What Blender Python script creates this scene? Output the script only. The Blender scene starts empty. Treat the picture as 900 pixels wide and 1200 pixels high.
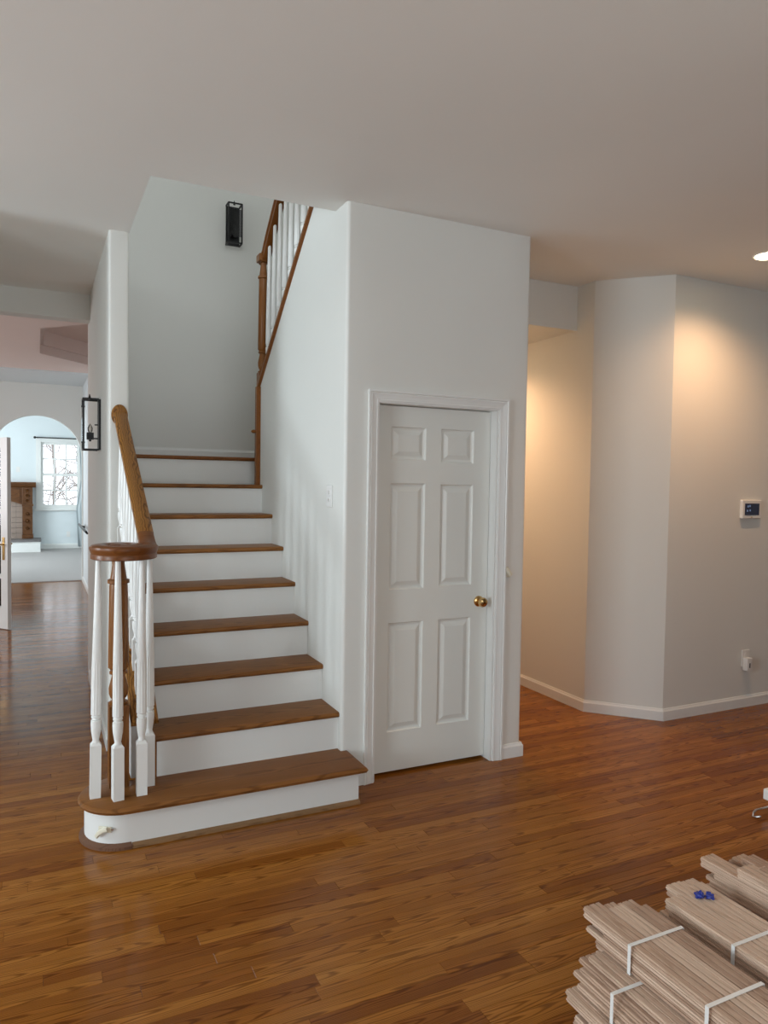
import bpy, bmesh, math, random
from mathutils import Vector, Matrix, noise
sc = bpy.context.scene
COL = sc.collection
R = math.radians

# ------------------------------------------------------------------ camera
F_PX, PITCH, ROLL, YAW = 844.4, R(-2.2683), R(0.8956), R(25.6991)
EYE = Vector((0, 0, 1.609))
fwd = Vector((math.sin(YAW)*math.cos(PITCH), math.cos(YAW)*math.cos(PITCH), math.sin(PITCH)))
rgt = Vector((math.cos(YAW), -math.sin(YAW), 0)); upv = rgt.cross(fwd)
r2 = rgt*math.cos(ROLL)+upv*math.sin(ROLL); u2 = -rgt*math.sin(ROLL)+upv*math.cos(ROLL)
cd = bpy.data.cameras.new('camera'); cam = bpy.data.objects.new('camera', cd); COL.objects.link(cam)
cam.matrix_world = Matrix(((r2.x, u2.x, -fwd.x, EYE.x), (r2.y, u2.y, -fwd.y, EYE.y), (r2.z, u2.z, -fwd.z, EYE.z), (0, 0, 0, 1)))
cd.sensor_fit = 'VERTICAL'; cd.sensor_height = 24; cd.lens = 24*F_PX/1200; cd.clip_start = .02
sc.camera = cam
def pix(P):
    d = Vector(P)-EYE; z = d.dot(fwd)
    return (450+F_PX*d.dot(r2)/z, 600-F_PX*d.dot(u2)/z, z) if z > .1 else (-9999, -9999, z)

# ------------------------------------------------------------------ view, world and large lights
sc.view_settings.view_transform = 'Standard'; sc.view_settings.look = 'None'
sc.view_settings.gamma = 1; sc.view_settings.use_curve_mapping = False
sc.view_settings.exposure = -0.12
sc.cycles.use_denoising = True; sc.cycles.max_bounces = 10; sc.cycles.diffuse_bounces = 6
sc.cycles.sample_clamp_indirect = 6
w = bpy.data.worlds.new('sky'); sc.world = w; w.use_nodes = True
w.node_tree.nodes['Background'].inputs[0].default_value = (.86, .93, 1, 1)
w.node_tree.nodes['Background'].inputs[1].default_value = 2.2
def area(name, loc, aim, sx, sy, watt, col, spread=180):
    l = bpy.data.lights.new(name, 'AREA'); l.shape = 'RECTANGLE'; l.size = sx; l.size_y = sy
    l.energy = watt; l.color = col; l.spread = R(spread)
    o = bpy.data.objects.new(name, l); COL.objects.link(o); o.location = loc
    o.rotation_euler = (Vector(aim)-Vector(loc)).to_track_quat('-Z', 'Y').to_euler()
    return o
DAY = (.80, .92, 1.0)
area('window_light', (-4.4, 4.05, 1.75), (1.4, 4.0, 1.5), 1.0, 1.4, 58, DAY, 120)           # left foyer window
area('window_light', (-4.4, 0.7, 1.75), (5, 1.6, 1.5), 1.8, 1.7, 135, DAY)                # second left window, nearer the front
area('window_light', (0.4, -3.35, 1.65), (0.4, 5, 4.6), 2.6, 2.0, 46, (.93, .96, 1.0))      # windows behind the camera
area('window_light', (0.7, 1.2, 4.75), (1.0, 6.3, 3.2), 1.8, 1.2, 28, (.96, .97, 1.0))      # upstairs front window
area('window_light', (-2.35, 3.9, 4.75), (5, 4.2, 4.2), 1.8, 1.2, 14, (.90, .95, 1.0))      # upstairs side window
area('window_light', (-2.9, 15.2, 1.7), (4, 15.2, 1.8), 2.0, 1.7, 170, (.84, .94, 1.0))      # added side fill brightening the far carpeted room
area('window_light', (-4.4, 9.3, 1.7), (4, 9.3, 2.6), 2.0, 1.7, 80, (.97, .96, 1.0))        # added fill brightening the dining room ceiling and arch wall

# ------------------------------------------------------------------ materials
M = {}
def nt(name):
    m = bpy.data.materials.new(name); m.use_nodes = True; M[name] = m
    t = m.node_tree; b = t.nodes['Principled BSDF']
    return m, t, b
def N(t, typ, **k):
    n = t.nodes.new(typ)
    for a, v in k.items():
        if a.startswith('i_'): n.inputs[int(a[2:]) if a[2:].isdigit() else a[2:].replace('_', ' ')].default_value = v
        else: setattr(n, a, v)
    return n
def paint(name, col, rough=.55, bump=.06, scale=260, var=.03):
    m, t, b = nt(name); L = t.links
    g = N(t, 'ShaderNodeNewGeometry')
    n1 = N(t, 'ShaderNodeTexNoise', i_Scale=1.3, i_Detail=3.0); L.new(g.outputs['Position'], n1.inputs['Vector'])
    mx = N(t, 'ShaderNodeMixRGB'); mx.inputs[1].default_value = tuple(c*(1-var) for c in col)+(1,); mx.inputs[2].default_value = tuple(min(1, c*(1+var)) for c in col)+(1,)
    L.new(n1.outputs['Fac'], mx.inputs[0]); L.new(mx.outputs[0], b.inputs['Base Color'])
    n2 = N(t, 'ShaderNodeTexNoise', i_Scale=scale, i_Detail=2.0); L.new(g.outputs['Position'], n2.inputs['Vector'])
    bp = N(t, 'ShaderNodeBump', i_Strength=bump, i_Distance=.002); L.new(n2.outputs['Fac'], bp.inputs['Height']); L.new(bp.outputs[0], b.inputs['Normal'])
    b.inputs['Roughness'].default_value = rough
    return m
def plain(name, col, rough=.5, metal=0, emit=None, coat=0):
    m, t, b = nt(name); L = t.links
    b.inputs['Base Color'].default_value = tuple(col)+(1,); b.inputs['Metallic'].default_value = metal
    n = N(t, 'ShaderNodeTexNoise', i_Scale=40.0, i_Detail=3.0); g = N(t, 'ShaderNodeNewGeometry'); L.new(g.outputs['Position'], n.inputs['Vector'])
    mr = N(t, 'ShaderNodeMapRange'); mr.inputs[3].default_value = max(.02, rough-.06); mr.inputs[4].default_value = rough+.06
    L.new(n.outputs['Fac'], mr.inputs[0]); L.new(mr.outputs[0], b.inputs['Roughness'])
    b.inputs['Coat Weight'].default_value = coat
    if emit:
        b.inputs['Emission Color'].default_value = tuple(emit[:3])+(1,); b.inputs['Emission Strength'].default_value = emit[3]
    return m
def wood(name, ramp, along='X', rough=.3, coat=.0, grain=1.0, tone=.5, width=1.0, bump=.1, cw=.09, org=0.0, spec=.3, arch=3600.0):
    """oak: per piece tone from the 'rnd' attribute, cathedral figure stretched along one axis"""
    m, t, b = nt(name); L = t.links
    g = N(t, 'ShaderNodeNewGeometry'); at = N(t, 'ShaderNodeAttribute', attribute_name='rnd')
    sc_ = {'X': (.9, 11, 11), 'Y': (11, .9, 11), 'Z': (11, 11, .9)}[along]
    mp = N(t, 'ShaderNodeVectorMath', operation='MULTIPLY'); mp.inputs[1].default_value = tuple(c*width for c in sc_); L.new(g.outputs['Position'], mp.inputs[0])
    of = N(t, 'ShaderNodeVectorMath', operation='SCALE'); of.inputs[0].default_value = (37.7, 19.3, 53.1); L.new(at.outputs['Fac'], of.inputs['Scale'])
    ad = N(t, 'ShaderNodeVectorMath', operation='ADD'); L.new(mp.outputs[0], ad.inputs[0]); L.new(of.outputs[0], ad.inputs[1])
    def mth(op, a, b_=None, c_=None):
        n = N(t, 'ShaderNodeMath', operation=op)
        for k_, v_ in enumerate((a, b_, c_)):
            if v_ is None: continue
            if isinstance(v_, (int, float)): n.inputs[k_].default_value = v_
            else: L.new(v_, n.inputs[k_])
        return n.outputs[0]
    xyz = N(t, 'ShaderNodeSeparateXYZ'); L.new(g.outputs['Position'], xyz.inputs[0])
    ax, bx = {'X': (0, 1), 'Y': (1, 0), 'Z': (2, 0)}[along]
    A_, B_ = xyz.outputs[ax], xyz.outputs[bx]
    def rand(k_):
        n = N(t, 'ShaderNodeTexWhiteNoise', noise_dimensions='1D'); L.new(mth('ADD', mth('MULTIPLY', at.outputs['Fac'], 3.7), k_), n.inputs['W']); return n.outputs['Value']
    wob = N(t, 'ShaderNodeTexNoise', i_Scale=1.0, i_Detail=2.0, i_Roughness=.5)
    wv = N(t, 'ShaderNodeVectorMath', operation='MULTIPLY_ADD'); wv.inputs[1].default_value = {'X': (3.2, 22, 22), 'Y': (22, 3.2, 22), 'Z': (22, 22, 3.2)}[along]
    L.new(g.outputs['Position'], wv.inputs[0]); L.new(of.outputs[0], wv.inputs[2]); L.new(wv.outputs[0], wob.inputs['Vector'])
    yl = mth('ADD', mth('WRAP', mth('ADD', B_, -org), cw/2, -cw/2), mth('MULTIPLY', mth('ADD', rand(1.3), -.5), cw*.9))
    k1 = mth('MULTIPLY_ADD', rand(2.9), 7.0, .6)
    ph = mth('ADD', mth('ADD', mth('MULTIPLY', A_, k1), mth('MULTIPLY', mth('MULTIPLY', yl, yl), arch)), mth('MULTIPLY', wob.outputs['Fac'], 3.2))
    si = N(t, 'ShaderNodeMath', operation='SINE'); L.new(mth('MULTIPLY', ph, 6.2832), si.inputs[0])
    rg = N(t, 'ShaderNodeMapRange'); rg.inputs[1].default_value = .05; rg.inputs[2].default_value = 1.0; L.new(si.outputs[0], rg.inputs[0])
    # fibres
    fs = N(t, 'ShaderNodeVectorMath', operation='MULTIPLY'); fs.inputs[1].default_value = {'X': (5, 240, 240), 'Y': (240, 5, 240), 'Z': (240, 240, 5)}[along]; L.new(g.outputs['Position'], fs.inputs[0])
    fn = N(t, 'ShaderNodeTexNoise', i_Scale=1.0, i_Detail=2.0); L.new(fs.outputs[0], fn.inputs['Vector'])
    cr = N(t, 'ShaderNodeValToRGB'); els = cr.color_ramp.elements
    els[0].color = tuple(ramp[0])+(1,); els[1].color = tuple(ramp[-1])+(1,)
    for i, c in enumerate(ramp[1:-1]):
        e = els.new((i+1)/(len(ramp)-1)); e.color = tuple(c)+(1,)
    wn = N(t, 'ShaderNodeTexWhiteNoise', noise_dimensions='1D'); L.new(at.outputs['Fac'], wn.inputs['W'])
    n3 = N(t, 'ShaderNodeTexNoise', i_Scale=.5, i_Detail=2.0); L.new(ad.outputs[0], n3.inputs['Vector'])
    mm = N(t, 'ShaderNodeMixRGB'); mm.inputs[0].default_value = .22; L.new(wn.outputs['Value'], mm.inputs[1]); L.new(n3.outputs['Fac'], mm.inputs[2])
    m2 = N(t, 'ShaderNodeMixRGB'); m2.inputs[0].default_value = 1-tone; L.new(mm.outputs[0], m2.inputs[1]); m2.inputs[2].default_value = (.5, .5, .5, 1)
    L.new(m2.outputs[0], cr.inputs[0])
    dk = N(t, 'ShaderNodeMixRGB', blend_type='MULTIPLY'); L.new(cr.outputs[0], dk.inputs[1]); dk.inputs[2].default_value = (.36, .28, .20, 1)
    ml = N(t, 'ShaderNodeMath', operation='MULTIPLY'); ml.inputs[1].default_value = min(1, .72*grain); L.new(rg.outputs[0], ml.inputs[0])
    m4 = N(t, 'ShaderNodeMath', operation='MULTIPLY'); L.new(ml.outputs[0], m4.inputs[0])
    fr = N(t, 'ShaderNodeMapRange'); fr.inputs[1].default_value = .2; fr.inputs[2].default_value = .5; L.new(fn.outputs['Fac'], fr.inputs[0]); L.new(fr.outputs[0], m4.inputs[1])
    L.new(m4.outputs[0], dk.inputs[0])
    d2 = N(t, 'ShaderNodeMixRGB', blend_type='MULTIPLY'); d2.inputs[0].default_value = .35*grain; L.new(dk.outputs[0], d2.inputs[1])
    fg = N(t, 'ShaderNodeMapRange'); fg.inputs[1].default_value = .35; fg.inputs[2].default_value = .6; fg.inputs[3].default_value = .55; fg.inputs[4].default_value = 1.15; L.new(fn.outputs['Fac'], fg.inputs[0])
    L.new(fg.outputs[0], d2.inputs[2]); L.new(d2.outputs[0], b.inputs['Base Color'])
    bp = N(t, 'ShaderNodeBump', i_Strength=bump, i_Distance=.001); L.new(fn.outputs['Fac'], bp.inputs['Height']); L.new(bp.outputs[0], b.inputs['Normal'])
    rr = N(t, 'ShaderNodeMapRange'); rr.inputs[3].default_value = rough-.05; rr.inputs[4].default_value = rough+.09; L.new(n3.outputs['Fac'], rr.inputs[0]); L.new(rr.outputs[0], b.inputs['Roughness'])
    b.inputs['Coat Weight'].default_value = coat; b.inputs['Coat Roughness'].default_value = .22; b.inputs['Specular IOR Level'].default_value = spec
    return m
paint('wall_paint', (.74, .747, .712), .6, .08)
paint('stair_paint', (.76, .77, .75), .5, .05)
paint('ceiling_paint', (.84, .845, .815), .8, .12, 120)
paint('tray_bounce_paint', (.86, .73, .68), .8, .08, 120)  # pink of the warm floor bounce is put into this colour
paint('trim_paint', (.80, .81, .79), .32, .02)
paint('door_paint', (.76, .775, .735), .38, .05, 180)
paint('far_paint', (.72, .78, .80), .6, .05)
paint('cream_plastic', (.74, .70, .56), .4, .02)
FLOOR = [(.13, .040, .007), (.23, .076, .012), (.29, .105, .016), (.35, .138, .024), (.47, .215, .048)]
wood('oak_floor', FLOOR, 'X', .13, .0, 1.15, .8, bump=.05, cw=.060, org=-3.6+.030, spec=.16)
wood('oak_tread', [(.19, .075, .020), (.26, .108, .028), (.33, .145, .040)], 'X', .36, .0, .9, .6, cw=.15, spec=.2, arch=1100.0)
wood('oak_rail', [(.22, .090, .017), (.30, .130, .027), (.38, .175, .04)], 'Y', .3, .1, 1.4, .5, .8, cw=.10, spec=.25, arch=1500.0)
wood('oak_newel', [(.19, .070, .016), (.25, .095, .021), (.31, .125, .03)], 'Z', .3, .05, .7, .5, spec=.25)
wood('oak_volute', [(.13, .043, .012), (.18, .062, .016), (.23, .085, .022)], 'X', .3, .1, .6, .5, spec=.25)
wood('oak_upper', [(.19, .066, .015), (.24, .086, .019), (.30, .115, .027)], 'Y', .32, .0, .7, .5, spec=.22)
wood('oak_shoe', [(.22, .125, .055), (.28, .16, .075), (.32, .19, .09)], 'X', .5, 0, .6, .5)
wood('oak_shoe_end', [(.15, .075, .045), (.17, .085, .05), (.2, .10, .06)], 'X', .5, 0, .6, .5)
wood('raw_oak', [(.38, .245, .175), (.54, .375, .275), (.70, .53, .41)], 'Y', .62, 0, .5, 1.0, 1.6, cw=.0633, org=1.497+.03165, spec=.2)
wood('mantel_oak', [(.09, .034, .010), (.12, .047, .014), (.15, .06, .019)], 'X', .4, .1, .7, .6)
plain('black_metal', (.012, .012, .013), .42, .3)
plain('brass', (.70, .47, .20), .18, 1)
plain('chrome', (.82, .80, .78), .15, 1)
plain('strap_white', (.78, .78, .76), .35)
plain('white_plastic', (.78, .78, .76), .4)
plain('blue_plastic', (.012, .03, .26), .25, 0, None, .4)
plain('screen', (.003, .005, .018), .15, 0, (.01, .03, .2, .05))
plain('screen_icon', (.2, .3, .5), .3, 0, (.25, .42, .8, .12))
plain('lamp_lens', (1, .93, .8), .5, 0, (1, .80, .52, 26))
plain('firebox', (.008, .008, .009), .6)
plain('hearth_top', (.16, .15, .15), .5)
plain('carpet_pile', (.38, .36, .35), .95)
plain('underlay', (.03, .014, .006), .8)
plain('curtain_cloth', (.52, .58, .60), .85)
plain('bark', (.36, .30, .28), .9)
plain('lawn', (.25, .27, .16), .95)
m, t, b = nt('brick_tile')
b.inputs['Base Color'].default_value = (.30, .23, .19, 1); b.inputs['Roughness'].default_value = .7
m, t, b = nt('pane_glass'); L = t.links
tr = N(t, 'ShaderNodeBsdfTransparent'); gl = N(t, 'ShaderNodeBsdfGlossy', i_Roughness=.02); fz = N(t, 'ShaderNodeFresnel', i_IOR=1.45); mx = N(t, 'ShaderNodeMixShader')
L.new(fz.outputs[0], mx.inputs[0]); L.new(tr.outputs[0], mx.inputs[1]); L.new(gl.outputs[0], mx.inputs[2]); L.new(mx.outputs[0], t.nodes['Material Output'].inputs[0])
m, t, b = nt('bulb_glass'); L = t.links
tr = N(t, 'ShaderNodeBsdfTransparent', i_Color=(.86, .86, .84, 1)); gl = N(t, 'ShaderNodeBsdfGlossy', i_Roughness=.03); fz = N(t, 'ShaderNodeFresnel', i_IOR=1.6); mx = N(t, 'ShaderNodeMixShader')
L.new(fz.outputs[0], mx.inputs[0]); L.new(tr.outputs[0], mx.inputs[1]); L.new(gl.outputs[0], mx.inputs[2]); L.new(mx.outputs[0], t.nodes['Material Output'].inputs[0])
m, t, b = nt('smoked_glass'); L = t.links
tr = N(t, 'ShaderNodeBsdfTransparent', i_Color=(.55, .55, .57, 1)); gl = N(t, 'ShaderNodeBsdfGlossy', i_Roughness=.05); fz = N(t, 'ShaderNodeFresnel', i_IOR=1.5); mx = N(t, 'ShaderNodeMixShader')
L.new(fz.outputs[0], mx.inputs[0]); L.new(tr.outputs[0], mx.inputs[1]); L.new(gl.outputs[0], mx.inputs[2]); L.new(mx.outputs[0], t.nodes['Material Output'].inputs[0])

# ------------------------------------------------------------------ mesh helpers (all in world coordinates)
RND = random.Random(5)
class MB:
    def __init__(s): s.v = []; s.f = []
    def add(s, vs, fs):
        k = len(s.v); s.v += [tuple(p) for p in vs]; s.f += [tuple(i+k for i in f) for f in fs]; return s
    def box(s, x0, x1, y0, y1, z0, z1):
        return s.add([(x0, y0, z0), (x1, y0, z0), (x1, y1, z0), (x0, y1, z0), (x0, y0, z1), (x1, y0, z1), (x1, y1, z1), (x0, y1, z1)],
                     [(3, 2, 1, 0), (4, 5, 6, 7), (0, 1, 5, 4), (1, 2, 6, 5), (2, 3, 7, 6), (3, 0, 4, 7)])
    def prism(s, pts, z0, z1, axis='z'):
        """extrude a closed 2D outline; axis z: (x,y), axis x: (y,z), axis y: (x,z)"""
        P = {'z': lambda a, b, c: (a, b, c), 'x': lambda a, b, c: (c, a, b), 'y': lambda a, b, c: (a, c, b)}[axis]
        n = len(pts)
        return s.add([P(a, b, z0) for a, b in pts]+[P(a, b, z1) for a, b in pts],
                     [tuple(range(n))[::-1], tuple(range(n, 2*n))]+[(i, (i+1) % n, n+(i+1) % n, n+i) for i in range(n)])
    def lathe(s, prof, cx, cy, z0, seg=16, flute=None):
        """prof: (z, r); flute: (zmin, zmax, depth)"""
        vs = []
        for z, r in prof:
            for k in range(seg):
                rr = r
                if flute and flute[0]-1e-6 <= z <= flute[1]+1e-6 and k % 2: rr = r*(1-flute[2])
                a = 2*math.pi*k/seg; vs.append((cx+rr*math.cos(a), cy+rr*math.sin(a), z0+z))
        fs = [(i*seg+k, i*seg+(k+1) % seg, (i+1)*seg+(k+1) % seg, (i+1)*seg+k) for i in range(len(prof)-1) for k in range(seg)]
        n = len(prof); fs += [tuple(range(seg))[::-1], tuple((n-1)*seg+k for k in range(seg))]
        return s.add(vs, fs)
    def sweep(s, path, sect, up=(0, 0, 1)):
        """sweep a closed section [(side, up)] along a path"""
        n = len(sect); vs = []; path = [Vector(p) for p in path]
        for i, p in enumerate(path):
            d = (path[min(i+1, len(path)-1)]-path[max(i-1, 0)]).normalized()
            side = d.cross(Vector(up)).normalized(); uu = side.cross(d)
            vs += [p+side*a+uu*b for a, b in sect]
        fs = [(i*n+k, i*n+(k+1) % n, (i+1)*n+(k+1) % n, (i+1)*n+k) for i in range(len(path)-1) for k in range(n)]
        fs += [tuple(range(n))[::-1], tuple((len(path)-1)*n+k for k in range(n))]
        return s.add(vs, fs)
    def tube(s, path, r, seg=8): return s.sweep(path, [(r*math.cos(2*math.pi*k/seg), r*math.sin(2*math.pi*k/seg)) for k in range(seg)])
    def sphere(s, c, r, seg=12, sq=(1, 1, 1)):
        prof = [(-r*math.cos(math.pi*i/8), max(1e-4, r*math.sin(math.pi*i/8))) for i in range(9)]
        k = len(s.v); s.lathe(prof, 0, 0, 0, seg)
        s.v[k:] = [(c[0]+x*sq[0], c[1]+y*sq[1], c[2]+z*sq[2]) for x, y, z in s.v[k:]]
        return s
    def holes(s, outer, holes, a0, a1, axis):
        """slab with holes: outlines triangulated, then extruded from a0 to a1 along axis"""
        bm = bmesh.new(); loops = [outer]+holes; allv = []
        for lp in loops:
            vs = [bm.verts.new((p[0], p[1], 0)) for p in lp]; allv.append(vs)
            for i in range(len(vs)): bm.edges.new((vs[i], vs[(i+1) % len(vs)]))
        bmesh.ops.triangle_fill(bm, use_beauty=True, use_dissolve=False, edges=bm.edges[:])
        bm.verts.index_update(); n = len(bm.verts)
        P = {'z': lambda a, b, c: (a, b, c), 'x': lambda a, b, c: (c, a, b), 'y': lambda a, b, c: (a, c, b)}[axis]
        pts = [(v.co.x, v.co.y) for v in bm.verts]; tris = [tuple(v.index for v in f.verts) for f in bm.faces]
        fs = [t_[::-1] for t_ in tris]+[tuple(i+n for i in t_) for t_ in tris]
        for vs in allv:
            ids = [v.index for v in vs]
            fs += [(ids[i], ids[(i+1) % len(ids)], ids[(i+1) % len(ids)]+n, ids[i]+n) for i in range(len(ids))]
        bm.free()
        return s.add([P(a, b, a0) for a, b in pts]+[P(a, b, a1) for a, b in pts], fs)
def rect(a0, a1, b0, b1): return [(a0, b0), (a1, b0), (a1, b1), (a0, b1)]
def mesh_of(mb, name, mat, smooth=False, rnd=None, bevel=0):
    me = bpy.data.meshes.new(name); me.from_pydata(mb.v, [], mb.f)
    bm = bmesh.new(); bm.from_mesh(me); bmesh.ops.recalc_face_normals(bm, faces=bm.faces[:]); bm.to_mesh(me); bm.free()
    at = me.attributes.new('rnd', 'FLOAT', 'FACE'); val = RND.random()*9 if rnd is None else rnd
    at.data.foreach_set('value', [val]*len(me.polygons))
    me.materials.append(M[mat])
    if smooth:
        me.polygons.foreach_set('use_smooth', [True]*len(me.polygons))
        try: me.set_sharp_from_angle(angle=R(38))
        except Exception: pass
    return me
def obj(name, mb, mat, parent=None, smooth=False, bevel=0, rnd=None, origin=None):
    """one mesh object; vertices are given in world space, the origin goes to the base of the shape"""
    if origin is None:
        xs = [v[0] for v in mb.v]; ys = [v[1] for v in mb.v]; zs = [v[2] for v in mb.v]
        origin = ((min(xs)+max(xs))/2, (min(ys)+max(ys))/2, min(zs))
    mb.v = [(a-origin[0], b_-origin[1], c-origin[2]) for a, b_, c in mb.v]
    o = bpy.data.objects.new(name, mesh_of(mb, name, mat, smooth, rnd)); COL.objects.link(o)
    o.location = origin
    if parent is not None:
        o.parent = parent; base = Vector((0, 0, 0)); q = parent
        while q is not None: base += q.location; q = q.parent
        o.location = Vector(origin)-base
    if bevel:
        bv = o.modifiers.new('bevel', 'BEVEL'); bv.width = bevel; bv.segments = 2; bv.limit_method = 'ANGLE'; bv.angle_limit = R(40)
    return o
def copy_part(o, parent, world):
    c = o.copy(); COL.objects.link(c); c.parent = parent
    base = Vector((0, 0, 0)); q = parent
    while q is not None: base += q.location; q = q.parent
    c.location = Vector(world)-base
    return c
def tag(o, label, cat, group=None, kind=None):
    o['label'] = label; o['category'] = cat
    if group: o['group'] = group
    if kind: o['kind'] = kind
    return o
def root(name, loc, label, cat, group=None, kind=None):
    o = bpy.data.objects.new(name, None); COL.objects.link(o); o.location = loc; o.empty_display_size = .05
    return tag(o, label, cat, group, kind)
def struct(name, mb, mat, label, cat, smooth=False, bevel=0): return tag(obj(name, mb, mat, None, smooth, bevel), label, cat, None, 'structure')
def arc(cx, cy, r, a0, a1, n=8): return [(cx+r*math.cos(R(a0+(a1-a0)*i/n)), cy+r*math.sin(R(a0+(a1-a0)*i/n))) for i in range(n+1)]

# ------------------------------------------------------------------ measures (metres)
H = 3.05                                   # ceiling
XP, XO, YP = .376, .488, 4.504             # wall left of the stairs: faces and near end
XS, YD, XR = 1.434, 3.46, 2.59             # stair right wall, closet wall, its far corner
XH, YB, XC, YC = 3.526, 3.971, 3.889, 3.592  # hall wall, chamfer, right wall
RISE, RUN, Y2, NOSE = .1982, .2473, 3.4833, .020
YBACK, YHDR, YARCH, YFAR = 6.30, 6.17, 12.15, 18.0

# ------------------------------------------------------------------ floor with its planks
floor = struct('floor', MB().box(-4.6, 6.6, -3.6, YARCH+.12, -.05, -.018), 'underlay', 'oak strip floor running from the foyer to the arch', 'floor')
PW, GAP = .060, .0007
pl = []
rp = random.Random(11)
y = -3.6; row = 0
while y < YARCH+.1:
    x = -4.6-rp.random()*.9
    while x < 6.6:
        ln = rp.choice((.5, .7, .9, 1.1, 1.35, 1.6))*rp.uniform(.9, 1.1)
        if x+ln > -4.6: pl.append((max(x, -4.6), min(x+ln, 6.6), y, y+PW))
        x += ln
    y += PW; row += 1
def plank_geo(mb, x0, x1, y0, y1, dz):
    g, c = GAP/2, .0007
    x0 += g; x1 -= g; y0 += g; y1 -= g
    lo, mid, hi = -.018, -c+dz, dz
    mb.add([(x0, y0, lo), (x1, y0, lo), (x1, y1, lo), (x0, y1, lo), (x0, y0, mid), (x1, y0, mid), (x1, y1, mid), (x0, y1, mid),
            (x0+c, y0+c, hi), (x1-c, y0+c, hi), (x1-c, y1-c, hi), (x0+c, y1-c, hi)],
           [(0, 1, 5, 4), (1, 2, 6, 5), (2, 3, 7, 6), (3, 0, 4, 7), (4, 5, 9, 8), (5, 6, 10, 9), (6, 7, 11, 10), (7, 4, 8, 11), (8, 9, 10, 11)])
def in_view(a):
    for fx in (0, .25, .5, .75, 1):
        u, v_, z = pix((a[0]+(a[1]-a[0])*fx, (a[2]+a[3])/2, 0))
        if z > .2 and -5 < u < 905 and 0 < v_ < 1205:
            if not (u > 690 and v_ > 1090): return z
    return None
seen = []
for a in pl:
    z = in_view(a)
    hid = .5 < (a[0]+a[1])/2 < 2.5 and a[2] > 3.5
    if z and not hid: seen.append((z, a))
seen.sort(); near = set(a for _, a in seen[:300])
rest = MB(); rv = []
for a in pl:
    dz = rp.uniform(-.0003, .0003); tone = rp.random()*9
    if a in near:
        mb = MB(); plank_geo(mb, *a, dz); obj('plank', mb, 'oak_floor', floor, rnd=tone)
    else:
        k = len(rest.f); plank_geo(rest, *a, dz); rv += [tone]*(len(rest.f)-k)
me = bpy.data.meshes.new('floor_planks'); me.from_pydata(rest.v, [], rest.f); me.materials.append(M['oak_floor'])
me.attributes.new('rnd', 'FLOAT', 'FACE').data.foreach_set('value', rv)
o = bpy.data.objects.new('strip_flooring', me); COL.objects.link(o); o.parent = floor; o['kind'] = 'stuff'
o.location = -floor.location

# ------------------------------------------------------------------ ceilings
struct('ceiling', MB().holes(rect(-4.6, 6.6, -3.6, YBACK+.121), [rect(XO, XR, 3.626, YBACK+.06)], H, H+.3, 'z'), 'ceiling_paint', 'flat off-white ceiling with the stairwell opening cut into it', 'ceiling')
octo = [(.03, 7.76), (.03, 9.3), (.63, 9.97), (1.9, 9.97), (2.4, 9.3), (2.4, 7.76), (1.9, 7.2), (.53, 7.2)]
def inset(p, d):
    c = Vector((sum(a for a, _ in p)/len(p), sum(b_ for _, b_ in p)/len(p)))
    return [tuple(c+(Vector(q)-c)*(1-d/(Vector(q)-c).length)) for q in p]
tc = struct('ceiling_dining', MB().holes(rect(-4.6, 2.7, YBACK+.121, 10.7), [octo], H, H+.1, 'z'), 'tray_bounce_paint', 'dining room tray ceiling behind the header, pink floor bounce painted in', 'ceiling')
obj('tray_step', MB().holes([(a, b_) for a, b_ in inset(octo, -.06)], [inset(octo, .05)], H+.1, H+.26, 'z'), 'tray_bounce_paint', tc)
obj('tray_top', MB().prism(inset(octo, -.06), H+.26, H+.3), 'tray_bounce_paint', tc)
struct('ceiling_arch', MB().box(-4.6, .76, 10.7, YARCH, H-.012, H+.1), 'far_paint', 'pale ceiling band in front of the arch wall', 'ceiling')
struct('ceiling_hall', MB().box(XR-.02, XH+.02, 4.15, 7.2, 2.735, H), 'wall_paint', 'boxed soffit over the narrow hall beside the closet', 'soffit')
struct('ceiling_far_room', MB().box(-3.1, 2.6, YARCH, YFAR+.1, H, H+.1), 'ceiling_paint', 'white ceiling of the far carpeted room', 'ceiling')
struct('ceiling_upstairs', MB().box(-2.6, 2.8, 1.0, YBACK+.1, 5.75, 5.85), 'ceiling_paint', 'upper floor ceiling over the stairwell', 'ceiling')

# ------------------------------------------------------------------ walls
# left wall of the stairwell with rounded near corners
rr = .016
plan = arc(XP+rr, YP+rr, rr, 180, 270, 5)+arc(XO-rr, YP+rr, rr, 270, 360, 5)+[(XO, YBACK), (XP, YBACK)]
struct('wall_stair_left', MB().prism(plan, 0, H), 'wall_paint', 'tall narrow wall end left of the stairs where the handrail lands', 'wall', True)
# header across the opening to the dining room
struct('wall_header_left', MB().box(-4.6, XP+.05, YHDR, YBACK+.01, 2.855, H), 'wall_paint', 'header beam over the opening to the dining room', 'wall')
struct('wall_stair_back', MB().box(XP, XR+.1, YBACK, YBACK+.12, 0, 5.75), 'wall_paint', 'grey back wall of the stairwell above the landing', 'wall')
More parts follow.
